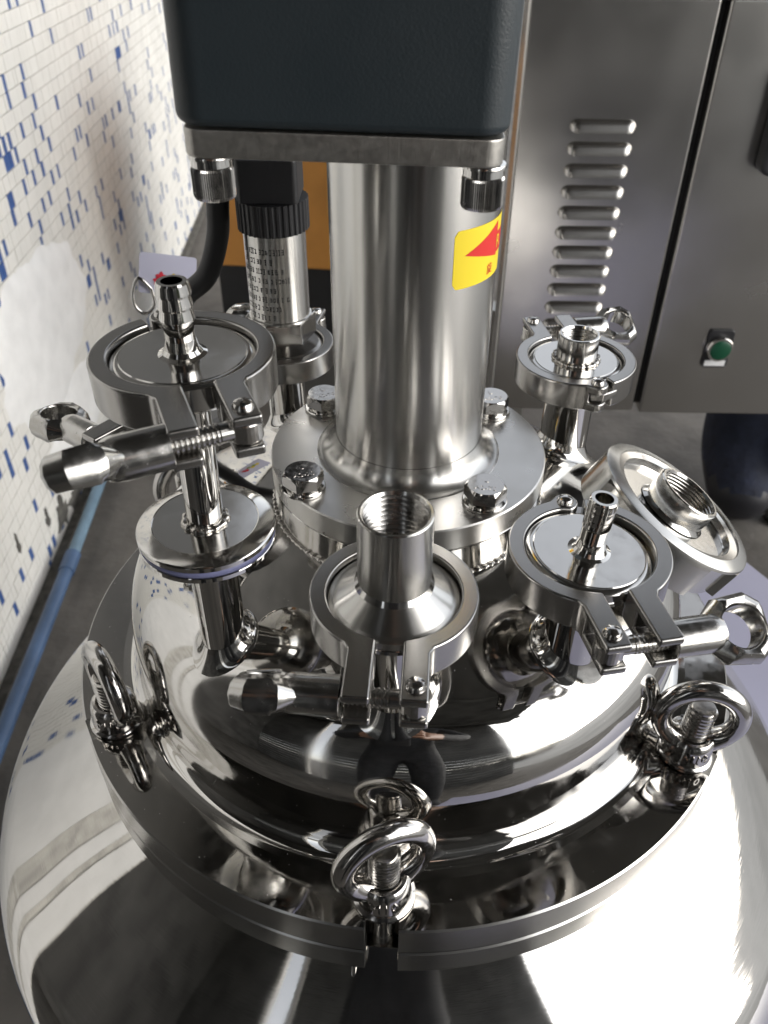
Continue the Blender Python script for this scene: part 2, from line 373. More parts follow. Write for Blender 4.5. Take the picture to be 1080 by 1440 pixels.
BOLTS = (-92.7, -32.6, -152.2, 25.5, 87.3, 147.3)
def slotted_ring(ri, ro, z0, z1, rs, halfw, cham=.0008, slots=BOLTS, N=288):
    ang = []
    for a in slots:
        d = math.degrees(math.asin(halfw / ro)); d2 = math.degrees(math.asin(halfw / rs)); ang.append((a % 360, d, d2))
    rows = []      # (angle, ro)
    for i in range(N):
        a = 360 * i / N; ins = False
        for c, d, d2 in ang:
            if abs((a - c + 180) % 360 - 180) < d2 + .15: ins = True
        if not ins: rows.append((a, a, ro))
    for c, d, d2 in ang:
        rows += [((c - d2 - .001) % 360, c - d, ro), ((c - d2) % 360, c - d2, rs), (c % 360, c, rs - .0), ((c + d2) % 360, c + d2, rs), ((c + d2 + .001) % 360, c + d, ro)]
    rows.sort(key=lambda t: t[0])
    v = []; f = []; n = len(rows)
    for key, a, r in rows:
        ca, sa = math.cos(R(a)), math.sin(R(a)); ci, si = math.cos(R(key)), math.sin(R(key))
        ch = cham if r > rs + .002 else 0.0
        v += [(ri * ci, ri * si, z1), ((r - ch) * ca, (r - ch) * sa, z1), (r * ca, r * sa, z1 - ch), (r * ca, r * sa, z0), (ri * ci, ri * si, z0)]
    for i in range(n):
        j = (i + 1) % n
        for k in range(5): f.append((i * 5 + k, j * 5 + k, j * 5 + (k + 1) % 5, i * 5 + (k + 1) % 5))
    return v, f
def satin_rim(o):
    o.data.materials.append(M['rim'])
    for p in o.data.polygons: p.material_index = 1 if abs(p.normal.z) < .9 else 0
v, f = slotted_ring(.150, .1797, -.0362, -.0212, .1575, .0072); satin_rim(link('tank_flange', v, f, 'flange', tank, 25))
v, f = slotted_ring(.150, .1772, -.0209, -.0184, .1570, .0078); link('seal_ring', v, f, 'rubber', tank, 25)
for a in BOLTS:      # clevis lugs that carry the swing bolts
    for s in (-1, 1):
        lug = bake(prism([(.150, .0085 * s - .0015), (.1765, .0085 * s - .0015), (.1765, .0085 * s + .0015), (.150, .0085 * s + .0015)], -.056, -.0364), .0008, 1)
        link_mesh('hinge_lug', lug, 'flange', tank, 30, rot=(0, 0, R(a)))
    v, f = tube([(.1645, -.0135, -.0485), (.1645, .0135, -.0485)], .0028, 14); link('hinge_pin', v, f, 'thread', tank, rot=(0, 0, R(a)))
# cotter pin beside the front lug
v, f = tube(spline([(-.0205, -.1775, -.0365), (-.0207, -.1785, -.047), (-.0195, -.1787, -.054)], 5), .0009, 8); link('cotter_pin', v, f, 'thread', tank)

# ================================================================== LID
lid = thing('tank_lid', 'mirror polished domed tank lid with a flanged rim and welded nozzles', 'lid', (0, 0, 0))
dp = []
kc = (.1050, .0350); kk = .0420; aend = 66.0
rho = (kc[0] + kk * math.cos(R(aend))) / math.cos(R(aend)); zc0 = kc[1] + kk * math.sin(R(aend)) - rho * math.sin(R(aend))
def dome_z(r):
    if r < kc[0] + kk * math.cos(R(aend)): return zc0 + math.sqrt(rho * rho - r * r)
    return kc[1] + math.sqrt(max(0, kk * kk - (r - kc[0]) ** 2))
for i in range(14): r = .060 + (kc[0] + kk * math.cos(R(aend)) - .060) * i / 13; dp.append((r, dome_z(r)))
for i in range(1, 20): a = aend * (1 - i / 19); dp.append((kc[0] + kk * math.cos(R(a)), kc[1] + kk * math.sin(R(a))))
dp += [(.1470, .028), (.1470, .020), (.1471, .0125)]
for i in range(1, 11): a = 180 + 90 * i / 10; dp.append((.1551 + .0080 * math.cos(R(a)), .0082 + .0080 * math.sin(R(a))))
dp += [(.1580, .0001), (.1580, -.004), (.140, -.004), (.140, .03), (.06, .07)]
v, f = lathe(dp, 256); link('dome', v, f, 'mirror', lid, 40)
v, f = slotted_ring(.1580, .1800, -.0182, 0.0, .1584, .0072); satin_rim(link('lid_flange', v, f, 'flange', lid, 25))
v, f = lathe([(.058, .070), (.0668, .070), (.0668, .1066), (.0662, .1070), (.058, .1070)], 160, closed=True); link('column_pad', v, f, 'turned', lid, 30)
v, f = weld_bead(.0672, .0912, .0011, 110, 3); link('weld_bead', v, f, 'weld', lid, 50)
def nozzle(x, y, r, ztop, fl_r=.0252, ferr=.0045, seed=1, tilt=None):
    zb = dome_z(math.hypot(x, y)) - .018
    prof = [(r, zb), (r, ztop - ferr - .008), (r + .0004, ztop - ferr - .006), (r + .003, ztop - ferr - .0015), (fl_r - .004, ztop - ferr), (fl_r - .0006, ztop - ferr * .55), (fl_r, ztop - ferr * .45), (fl_r, ztop - .0003), (fl_r - .0003, ztop), (0, ztop)]
    v, f = lathe(prof, 64); o = link('nozzle', v, f, 'mirror', lid, 32, loc=(x, y, 0))
    # pulled neck: smooth flare from the tube down on to the dome
    v = []; f = []; n = 96; k = 10; wd = .0062
    for i in range(n):
        a = 2 * PI * i / n
        for j in range(k + 1):
            s_ = j / k; rr = r + .00008 + wd * s_; X, Y = x + rr * math.cos(a), y + rr * math.sin(a)
            v.append((rr * math.cos(a), rr * math.sin(a), dome_z(min(.1465, math.hypot(X, Y))) + .0002 - .0005 * s_ ** 3 + .0072 * (1 - s_) ** 2.4))
    for i in range(n):
        for j in range(k): f.append((i * (k + 1) + j, ((i + 1) % n) * (k + 1) + j, ((i + 1) % n) * (k + 1) + j + 1, i * (k + 1) + j + 1))
    link('neck_flare', v, f, 'mirror', o, 80)
    return o
F1 = (-.0056, -.1144, .1303); F2 = (-.0801, -.0829, .2123); F2L = (-.0800, -.0890, .1420); F3 = (.0709, -.0915, .1336)
F4 = (.0903, .0631, .1372); F5 = (-.0725, .0945, .1290); F7 = (-.1080, .0090, .1400)
CH = .0145      # clamp height
nozzle(F1[0], F1[1], .0150, F1[2] - .0066, seed=1)
nozzle(F2L[0], F2L[1], .0098, F2L[2] - .0072, .0268, seed=2)
nozzle(F3[0], F3[1], .0125, F3[2] - .0066, seed=3)
nozzle(F4[0], F4[1], .0135, F4[2] - .0066, seed=4)
nozzle(F5[0], F5[1], .0110, F5[2] - .0066, seed=5)
nozzle(F7[0], F7[1], .0085, F7[2] - .0066, seed=6)

# ================================================================== CLAMPS
RO, RI = .0320, .0254
def half_outline(boss):
    p = []
    xo, xi, ye = .0146, .0049, -.0520
    a_s = -90 + math.degrees(math.asin(xo / RO)); gam = 9 if boss else 17
    n = 40
    p += [(xi, ye), (xo, ye), (xo, -math.sqrt(RO ** 2 - xo ** 2) - .002)]
    for i in range(n + 1): a = a_s + 3 + (90 - gam - a_s - 3) * i / n; p.append((RO * math.cos(R(a)), RO * math.sin(R(a))))
    if boss:
        for i in range(15): t = 62 + (268 - 62) * i / 14; p.append((-.0012 + .0054 * math.cos(R(t)), .0300 + .0054 * math.sin(R(t))))
        st = 86
    else: st = 90 - gam
    a_e = -math.degrees(math.acos(xi / RI))
    for i in range(n + 1): a = st + (a_e - st) * i / n; p.append((RI * math.cos(R(a)), RI * math.sin(R(a))))
    return p
slot = box(-.001, .03, -.080, -.0345, -.0037, .0037)
hslot = box(-.012, .0035, .0235, .045, -.0025, .0025)
halfA = bake(prism(half_outline(True), -CH / 2, CH / 2), .0010, 3, [slot, hslot])
halfB = bake(prism(half_outline(False), -CH / 2, CH / 2), .0010, 3, [slot])
for v_ in halfB.vertices: v_.co.x *= -1
halfB.flip_normals()
def flipx(me):
    k = me.copy()
    for v_ in k.vertices: v_.co.x *= -1
    k.flip_normals(); return k
tongue = bake(prism([(-.0135, .0255), (-.004, .0262), (.0022, .0290), (.0022, .0318), (-.004, .0336), (-.0125, .0300)], -.0023, .0023), .0005, 1)
pin_v = lathe([(0, -.0030), (.0026, -.0030), (.0026, -.0002), (.0036, -.0002), (.0036, .0007), (.0028, .0020), (.0014, .0026), (0, .0027)], 24)
def mesh_of(vf, name, material, sharp=35):
    o = link(name, vf[0], vf[1], material, None, sharp); me = o.data; bpy.data.objects.remove(o); return me
pin_me = mesh_of(pin_v, 'pin', 'castp')
# swing bolt along -x from the pin at the origin
BL = .033
def bolt_shape():
    eye = lathe([(.0024, -.0034), (.0054, -.0034), (.0056, -.0030), (.0056, .0030), (.0054, .0034), (.0024, .0034)], 28, closed=True)
    sh_ = lathe([(0, .004), (.0034, .004), (.0034, .0085)] + thread_prof(.0036, .0085, BL, .0016, .0008) + [(0, BL)], 24)
    rot = Matrix.Rotation(-PI / 2, 4, 'Y')      # z -> -x
    return add(eye, xf(sh_, rot))
bolt_me = mesh_of(bolt_shape(), 'bolt', 'thread', 40)
def wing_nut_shape():
    """axis along -x from x=0; flat eye with hole axis along z"""
    L0, cx, hr = .0125, .0262, .0078
    poly = [(.009, -.0060), (.0140, -.0064), (.0195, -.0118), (.0310, -.0130), (.0365, -.0088), (.0372, -.0058), (.0372, .0058), (.0365, .0088), (.0310, .0130), (.0195, .0118), (.0140, .0064), (.009, .0060)]
    v = []; f = []; n = 72
    def hit(a):
        best = 1e9; dx, dy = math.cos(a), math.sin(a)
        for i in range(len(poly)):
            (x1, y1), (x2, y2) = poly[i], poly[(i + 1) % len(poly)]; x1 -= cx; x2 -= cx
            den = dx * (y2 - y1) - dy * (x2 - x1)
            if abs(den) < 1e-12: continue
            t = (x1 * (y2 - y1) - y1 * (x2 - x1)) / den; s = (x1 * dy - y1 * dx) / den
            if t > 0 and -1e-6 <= s <= 1 + 1e-6: best = min(best, t)
        return best
    angs = sorted([2 * PI * i / n for i in range(n)] + [math.atan2(y, x - cx) % (2 * PI) for x, y in poly]); n = len(angs)
    for a in angs:
        h = hit(a); ca, sa = math.cos(a), math.sin(a); xx = cx + h * ca
        tz = (.0025 + .0037 * min(1, max(0, (xx - .013) / .009))) if xx < .022 else .0062 - .0009 * (xx - .022) / .015
        # section of the casting: bore, rounded faces, bulging outer edge
        for rr_, zz in ((hr, -.0046), (hr + .0010, -.0056), (h - .0022, -tz), (h - .0004, -tz * .62), (h + .0004, 0), (h - .0004, tz * .62), (h - .0022, tz), (hr + .0010, .0056), (hr, .0046)):
            rr_ = max(rr_, hr); v.append((-(cx + rr_ * ca), rr_ * sa, zz))
    for i in range(n):
        j = (i + 1) % n
        for k in range(9): f.append((i * 9 + k, i * 9 + (k + 1) % 9, j * 9 + (k + 1) % 9, j * 9 + k))
    return v, f
eye_me = bake(wing_nut_shape(), 0)
barrel_me = mesh_of(xf(lathe([(.0036, 0), (.0064, 0), (.0072, .0005), (.0072, .0150), (.0070, .0175), (.0062, .0195), (.0042, .0208), (0, .0210)], 40), Matrix.Rotation(-PI / 2, 4, 'Y')), 'barrel', 'nutcast')
halves = {False: (halfA, halfB), True: (flipx(halfA), flipx(halfB))}
tongues = {False: tongue, True: flipx(tongue)}
bolts_m = {False: bolt_me, True: flipx(bolt_me)}; eyes_m = {False: eye_me, True: flipx(eye_me)}; barrels_m = {False: barrel_me, True: flipx(barrel_me)}
for d in (halves,):
    for a, b in d.values():
        for me in (a, b): me.materials.append(M['cast'])
for me in list(tongues.values()): me.materials.append(M['cast'])
for me in list(eyes_m.values()):
    me.materials.append(M['nutcast'])
CG = 'pipe clamps round the nozzle fittings'
def clamp(p, rot, label, mirror=False, swing=0, twist=0, nut_off=0.0, scale=1.0):
    """p = centre of the clamp's top face"""
    t = thing('pipe_clamp', label, 'clamp', (p[0], p[1], p[2] - CH / 2), (0, 0, R(rot)), CG); t.scale = (scale,) * 3
    s = -1 if mirror else 1
    for me in halves[mirror]: link_mesh('clamp_half', me, None, t, 35)
    link_mesh('hinge_tongue', tongues[mirror], None, t, 35)
    link_mesh('hinge_pin', pin_me, None, t, loc=(-.0012 * s, .0300, CH / 2 - .0002))
    px_ = .0100 * s
    link_mesh('pivot_pin', pin_me, None, t, loc=(px_, -.0455, CH / 2 - .0002))
    b = link_mesh('swing_bolt', bolts_m[mirror], None, t, 12, loc=(px_, -.0455, 0), rot=(0, 0, R(swing)))
    nx = (.0249 + nut_off) * s
    n = link_mesh('wing_nut', eyes_m[mirror], None, t, 55, loc=(px_ - nx * math.cos(R(swing)), -.0455 - nx * math.sin(R(swing)), 0), rot=(R(twist), 0, R(swing)))
    link_mesh('nut_barrel', barrels_m[mirror], None, n, 35)
    return t
clamp(F1, -3, 'steel pipe clamp round the wide threaded socket, its nut pointing left', twist=-40)
clamp(F2, 23, 'highest steel pipe clamp, on the hose barb fitting above the bare flange disc', swing=5, twist=-34, nut_off=-.001)
clamp(F3, 12, 'steel pipe clamp with open ring nut, round the right hand hose barb', mirror=True, twist=30, nut_off=-.002)
clamp(F4, 190, 'steel pipe clamp at the back, round the short threaded socket before the cabinet', twist=-25)
clamp(F5, 170, 'steel pipe clamp under the pressure sensor, behind the highest clamp', mirror=True, twist=10, scale=.92)
clamp(F7, -35, 'half hidden steel pipe clamp low behind the highest clamp, ring nut pointing left', twist=-8)

# ================================================================== FITTINGS HELD IN THE CLAMPS
def cap_prof(r=.0249, top=0.0, edge=.0024):
    return [(0, top - .0055), (r, top - .0055), (r, top - .0012), (r - .0008, top - .0005), (r - edge, top)]
def barb(p, label, h, tilt=(0, 0), amp=1.0):
    t = thing('hose_barb', label, 'hose fitting', (p[0], p[1], p[2] - .0016), (R(tilt[0]), R(tilt[1]), 0), 'hose barb fittings')
    v, f = lathe(cap_prof() + [(.0222, .0), (.0218, .0003), (.0, .0003)], 96); link('cap_disc', v, f, 'turned', t, 30)
    rb = .0052
    pr = [(.0085, .0003), (.0070, .0010), (.0060, .0024), (rb + .0004, .0042), (rb, .0060), (rb, h * .47)]
    for k in range(3):
        z0 = h * (.47 + .17 * k); z1 = h * (.47 + .17 * (k + 1)); pr += [(.0053, z0), (.0053 + .0007 * amp, z0 + .0004), (.0053 + .0007 * amp, z0 + .0010), (.0053 + .0001 * (1 - amp), z1)]
    zt = h * .995
    pr = pr[:-1] + [(.0054, zt - .0006), (.0050, zt), (.0036, zt), (.0036, .006), (0, .006)]
    v, f = lathe(pr, 48); link('barbed_tube', v, f, 'mirror', t, 8)
    return t
barb(F2, 'polished hose barb with ridged tip on the highest clamp, top left', .0262)
barb(F3, 'polished hose barb with ridged tip in the clamp with the open ring nut', .0258, (0, 4), .45)
def socket(t, r, z0, z1, bore, nm='threaded_socket', mt='turned', pitch=.0022):
    pr = [(r, z0), (r, z1 - .0005), (r - .0005, z1), (bore + .0008, z1), (bore + .0001, z1 - .0012)]
    th = thread_prof(bore + .0010, z0 - .004, z1 - .0016, pitch, .0011, True)
    v, f = lathe(pr, 72); o = link(nm, v, f, mt, t, 25)
    v, f = lathe([(bore, z1 - .0012)] + [(2 * bore + .0010 - q[0], q[1]) for q in th[::-1]] + [(0, z0 - .004)], 72); link('bore_thread', v, f, 'thread', o, 12)
    return o
t = thing('socket_fitting', 'tall threaded steel socket standing on a conical base, centre front', 'threaded fitting', (F1[0], F1[1], F1[2] - .0016))
v, f = lathe(cap_prof(.0249, -.0005, .002) + [(.0225, -.0002), (.0180, .0030), (.0140, .0062), (.0, .0062)], 96); link('cone_base', v, f, 'brushed', t, 20)
socket(t, .0137, .0058, .0385, .0116, mt='brushed')
v, f = lathe([(.0136, .0056), (.0150, .0060), (.0141, .0073), (.0136, .0082)], 72); link('weld_fillet', v, f, 'turned', t, 40)
t = thing('socket_fitting', 'short threaded steel socket on a flat disc at the back by the cabinet', 'threaded fitting', (F4[0], F4[1], F4[2] - .0016))
v, f = lathe(cap_prof() + [(.0222, .0), (.0218, .0003), (.0, .0003)], 96); link('cap_disc', v, f, 'turned', t, 30)
socket(t, .0108, .0, .0150, .0086)
v, f = weld_bead(.0112, .0010, .0014, 20, 8); link('weld_bead', v, f, 'weld', t, 60)

# spool piece with the bare lower flange
t = thing('spool_pipe', 'slim polished pipe with a bare unclamped flange disc under the highest clamp', 'pipe', F2L)
v, f = lathe([(0, -.0046), (.0262, -.0046), (.0270, -.0040), (.0270, -.0022), (.0266, -.0018), (.0262, -.0015), (.0208, .0002), (.0204, .0), (.0, .0)], 128); link('flange_disc', v, f, 'turned', t, 22)
tp = Vector((F2[0] - F2L[0], F2[1] - F2L[1], F2[2] - F2L[2] - .008))
v, f = tube([(0, 0, -.001), tuple(tp * .5), tuple(tp)], .0071, 48); link('pipe_tube', v, f, 'mirror', t, 40)
rnd = random.Random(4); wv = ([], [])
v, f = weld_bead(.0078, .0006, .0014, 13, 5); link('weld_bead', v, f, 'weld', t, 60)
v, f = lathe([(0, -.009), (.0090, -.009), (.0240, -.0062), (.0248, -.005), (.0248, 0), (0, 0)], 80); link('upper_flange', v, f, 'turned', t, 30, loc=tuple(tp + Vector((0, 0, .002))))
v, f = lathe([(.014, -.0071), (.0262, -.0071), (.0266, -.0066), (.0266, -.0052), (.0262, -.0047), (.014, -.0047)], 128, closed=True)
g = link('flange_gasket', v, f, 'gasket', None, 40, loc=F2L); tag(g, 'thin lavender silicone gasket under the bare flange disc', 'gasket')

# pressure sensor -------------------------------------------------------
t = thing('pressure_sensor', 'cylindrical steel pressure transmitter with printed body and black cable plug', 'sensor', (F5[0], F5[1], F5[2] - .0016))
v, f = lathe(cap_prof(.0228) + [(.0210, 0), (.0205, .0003), (0, .0003)], 96); link('cap_disc', v, f, 'cast', t, 30)
v, f = lathe([(0, 0), (.0042, 0), (.0042, .006), (0, .006)], 24); link('stem', v, f, 'turned', t)
hexp = [(.0200 * math.cos(R(60 * i + 12)), .0200 * math.sin(R(60 * i + 12))) for i in range(6)]
link_mesh('hex_base', bake(prism(hexp, .0050, .0180), .0010, 2), 'turned', t, 30)
v, f = lathe([(0, .017), (.0175, .017), (.0175, .0185), (.0166, .0190), (.0166, .0660), (.0158, .0668), (0, .0668)], 96); bd = link('body', v, f, 'brushed', t, 30)
kn = []
for i in range(144): a = 2 * PI * i / 144; r = .0190 if (i // 2) % 2 else .0183; kn.append((r * math.cos(a), r * math.sin(a)))
link_mesh('locking_ring', bake(prism(kn, .0668, .0825), 0), 'plastic', t, 5)
link_mesh('plug_housing', bake(prism(rrect(-.0155, .0155, -.0155, .0155, .003), .0825, .104), .0012, 2), 'plastic', t, 35)
link_mesh('cable_gland', bake(xf(prism([(.0085 * math.cos(R(30 * i)), .0085 * math.sin(R(30 * i))) for i in range(12)], 0, .012), Matrix.Translation((-.0130, 0, .095)) @ Matrix.Rotation(-PI / 2, 4, 'Y')), .0008, 1), 'plastic', t, 35)
# rows of fine print round the body (illegible in the photograph)
rr = random.Random(5); pv = []; pf = []
for row in range(8):
    z = .0585 - row * .0052; x = -2.75 + rr.uniform(-.05, .1); end = -1.15 + rr.uniform(-.45, .1)
    while x < end:
        wd = rr.uniform(.05, .11); hh = rr.uniform(.0011, .0017); st = rr.randint(2, 3)
        for k in range(st):       # broken strokes of a glyph
            zz = z + hh * (k / (st - 1) * 2 - 1) * .75; a0_, a1_ = x, x + wd * rr.uniform(.6, 1)
            n = len(pv)
            for a in (a0_, (a0_ + a1_) / 2, a1_):
                for dz in (-.00028, .00028): pv.append((.01668 * math.cos(a), .01668 * math.sin(a), zz + dz))
            pf += [(n, n + 2, n + 3, n + 1), (n + 2, n + 4, n + 5, n + 3)]
        a = x + wd * rr.uniform(.1, .7); n = len(pv)
        for aa in (a, a + .022):
            for dz in (-hh, hh): pv.append((.01668 * math.cos(aa), .01668 * math.sin(aa), z + dz))
        pf.append((n, n + 2, n + 3, n + 1))
        x += wd + rr.choice((.02, .03, .09))
link('printed_lines', pv, pf, 'ink', bd, None)
cp = [(-.022, 0, .095), (-.0268, 0, .091), (-.0285, 0, .078), (-.0310, .001, .060), (-.0400, .003, .038), (-.0540, .006, .025), (-.0650, .010, .008), (-.0700, .014, -.025), (-.0730, .02, -.085), (-.08, .05, -.30), (-.1, .1, -.71)]
v, f = tube(spline(cp, 8), .0060, 20); cb = link('sensor_cable', v, f, 'rubber', t, 50)

# card tag on a wire loop
tg_ = thing('card_tag', 'pale lavender card tag with red and yellow print hanging behind the hose barb', 'tag', (-.160, .185, .130), (R(-22), R(8), R(5)))
link_mesh('card', bake(prism(rrect(-.0185, .0185, -.013, .013, .002), -.0004, .0004), 0), 'paper', tg_, 30, rot=(PI / 2, 0, 0))
for k, (x, z, r, mt) in enumerate(((-.004, -.002, .0032, 'tagred'), (-.0065, -.0045, .0024, 'tagred'), (.004, -.002, .0028, 'tagyel'), (.0065, -.0045, .0022, 'taggrn'), (.0105, -.0035, .0026, 'tagyel'), (.001, -.0055, .002, 'taggrn'))):
    p = [(x + r * (1 + .25 * math.sin(5 * a)) * math.cos(a), z + r * (1 + .25 * math.sin(5 * a)) * math.sin(a)) for a in [2 * PI * i / 20 for i in range(20)]]
    v, f = prism(p, .0005, .0007); link('printed_flower', v, f, mt, tg_, None, rot=(PI / 2, 0, 0))
v, f = tube(spline([(-.010, -.001, -.010), (-.018, -.003, -.004), (-.0215, -.002, -.012), (-.0205, 0, -.022), (-.014, .002, -.0265), (-.008, .001, -.020), (-.010, -.001, -.010)], 6), .0013, 10); link('wire_loop', v, f, 'castp', tg_, 50)

# ================================================================== TILTED UNION
AX = Vector((.504, -.003, .864)).normalized(); FC = Vector((.1296, -.0251, .1060))
qrot = AX.to_track_quat('Z', 'X').to_matrix().to_4x4(); 
mu = Matrix.Translation(FC) @ qrot
t = thing('union_nut', 'big tilted steel union nut with a threaded socket in its face, on the right', 'pipe union'); t.matrix_world = mu
def notched(ri, ro, z0, z1, rn, cnt=4, wid=20, off=20, N=144, round_=.0025):
    v = []; f = []
    for i in range(N):
        a = 360 * i / N; d = min(abs((a - off - 360 / cnt * k + 180) % 360 - 180) for k in range(cnt)); r = rn if d < wid / 2 else ro
        c, s = math.cos(R(a)), math.sin(R(a))
        for rr_, zz in ((ri, z1), (ro - .0016, z1 - .0008), (ro - .0004, z1 - .0014), (ro, z1 - .0026), (r, z1 - .0050), (r, z0), (ri, z0)): v.append((rr_ * c, rr_ * s, zz))
    for i in range(N):
        j = (i + 1) % N
        for k in range(7): f.append((i * 7 + k, j * 7 + k, j * 7 + (k + 1) % 7, i * 7 + (k + 1) % 7))
    return v, f
v, f = notched(.0357, .0420, -.0205, .0, .0385, 4, 34, 28); link('nut_ring', v, f, 'brushed', t, 28)
v, f = lathe([(.0360, -.0012), (.0354, -.0009), (.0316, -.0016), (.0312, -.0050), (.0308, -.0055), (0, -.0055)], 128); link('face_disc', v, f, 'turned', t, 15)
socket(t, .0160, -.0055, .0075, .0137, pitch=.0017)
v, f = lathe([(.0159, -.0054), (.0178, -.0050), (.0164, -.0036), (.0159, -.0026)], 72); link('weld_fillet', v, f, 'turned', t, 40)
nz_ = bpy.data.objects.new('angled_nozzle', None)
v, f = xf(lathe([(.0215, -.075), (.0215, -.030), (.0250, -.026), (.0262, -.0208), (0, -.0208)], 72), mu); link('angled_nozzle', v, f, 'mirror', lid, 30)

# ================================================================== DRIVE COLUMN
ZC = .1191
colm = thing('drive_column', 'brushed steel column on a round bolted base flange under the gearbox', 'column')
v, f = lathe([(.030, .1073), (.0665, .1073), (.0671, .1078), (.0671, ZC - .0006), (.0665, ZC), (.030, ZC)], 192, closed=True); link('base_flange', v, f, 'collar', colm, 30)
v, f = lathe([(.0351, .10), (.0351, .2728), (.030, .2728), (.030, .10)], 160, closed=True); tb = link('column_tube', v, f, 'brushed', colm, 30)
fp = []
for i in range(11): a = 180 + 90 * i / 10; fp.append((.0445 + .0092 * math.cos(R(a)), ZC + .0106 + .0104 * math.sin(R(a))))
v, f = lathe(fp + [(.0446, ZC + .0001), (.0352, ZC + .0001)], 160); link('weld_fillet', v, f, 'brushed', colm, 40)
# yellow sticker wrapped on the tube
def curved(poly, r, n=None):
    """2-D polygon (arc length, z) laid on the cylinder as a strip sheet"""
    return [(r * math.cos(a), r * math.sin(a), z) for a, z in poly]
def patch(a0, a1, z0, z1, r, mt, nm, par, rc=.0022, n=40):
    v = []; f = []
    for i in range(n + 1):
        a = a0 + (a1 - a0) * i / n; d = min(i, n - i) / n * (a1 - a0) * r; k = 0 if d >= rc else rc - math.sqrt(max(0, rc * rc - (rc - d) ** 2))
        for z in (z0 + k, z1 - k): v.append((r * math.cos(a), r * math.sin(a), z))
    for i in range(n): f.append((2 * i, 2 * i + 2, 2 * i + 3, 2 * i + 1))
    return link(nm, v, f, mt, par, 60)
s0, s1, sz0, sz1 = R(-65), R(28), .2130, .2362
stk = patch(s0, s1, sz0, sz1, .03525, 'yellow', 'warning_sticker', tb)
stk['label'] = 'yellow sticker with a red arrow wrapped round the column'
av = []; af = []; zm = .2262; A0, A1 = R(-57), R(-22)
for i in range(25):
    s = i / 24; a = A0 + (A1 - A0) * s; h = .0086 * s
    av += [(.03538 * math.cos(a), .03538 * math.sin(a), zm - h * .62), (.03538 * math.cos(a), .03538 * math.sin(a), zm + h)]
for i in range(25):
    s = i / 24; a = A1 + (R(18) - A1) * s; h = .0042
    av += [(.03538 * math.cos(a), .03538 * math.sin(a), zm - h), (.03538 * math.cos(a), .03538 * math.sin(a), zm + h)]
af = [(2 * i, 2 * i + 2, 2 * i + 3, 2 * i + 1) for i in range(24)] + [(50 + 2 * i, 52 + 2 * i, 53 + 2 * i, 51 + 2 * i) for i in range(24)]
link('red_arrow', av, af, 'red', tb, 60)
me = wrap(text_mesh('R', .0075), .0354, zm, R(-20), .0001); link_mesh('sticker_letter', me, 'yellow', tb, None)
me = wrap(text_mesh('旋', .0048), .0354, .2168, R(-31), .0); link_mesh('sticker_letter', me, 'red', tb, None)

# flange bolts
for k, (a, r, lb) in enumerate(((-143, .0600, 'hex bolt on the column flange left of the threaded socket'), (-52, .0557, 'hex bolt on the column flange right of the threaded socket'), (141.5, .0560, 'hex bolt at the back left of the column flange, half hidden'), (38.5, .0552, 'hex bolt at the back right of the column flange, half hidden'))):
    t = thing('hex_bolt', lb, 'bolt', (r * math.cos(R(a)), r * math.sin(R(a)), ZC), (0, 0, R((17, -8, 25, 10)[k])), 'hex bolts on the column flange')
    v, f = lathe([(.004, 0), (.0098, 0), (.0102, .0004), (.0102, .0012), (.0098, .0016), (.004, .0016)], 48, closed=True); link('washer', v, f, 'turned', t)
    v, f = lathe([(.004, .0016), (.0082, .0016), (.0084, .0032), (.004, .0032)], 48, closed=True); link('spring_washer', v, f, 'turned', t)
    hx = prism([(.0096 * math.cos(R(60 * i)), .0096 * math.sin(R(60 * i))) for i in range(6)], .0032, .0093)
    top = lathe([(0, .0032), (.0, .0)], 3)
    # chamfered head: intersect look by a lower rim
    hv = []; hf = []; N = 60
    for i in range(N):
        a_ = 2 * PI * i / N; rh = .0083 / math.cos(((a_ + PI / 6) % (PI / 3)) - PI / 6) if False else .0083 / math.cos(((a_) % (PI / 3)) - PI / 6)
        zc_ = .0094 - max(0, (rh - .0083)) * .75
        for rr_, zz in ((rh, .0033), (rh, zc_ - .0003), (min(rh, .0081), .0096)): hv.append((rr_ * math.cos(a_), rr_ * math.sin(a_), zz))
    hv.append((0, 0, .0096))
    for i in range(N):
        j = (i + 1) % N
        for q in range(2): hf.append((i * 3 + q, j * 3 + q, j * 3 + q + 1, i * 3 + q + 1))
        hf.append((i * 3 + 2, j * 3 + 2, 3 * N))
    hd = link('head', hv, hf, 'castp', t, 22)
    me = text_mesh('A2-70', .0040, .00012); link_mesh('head_marking', me, 'castp', hd, None, loc=(0, -.0030, .0097))
    me = text_mesh('L', .0045, .00012); link_mesh('head_marking', me, 'castp', hd, None, loc=(0, .0030, .0097))

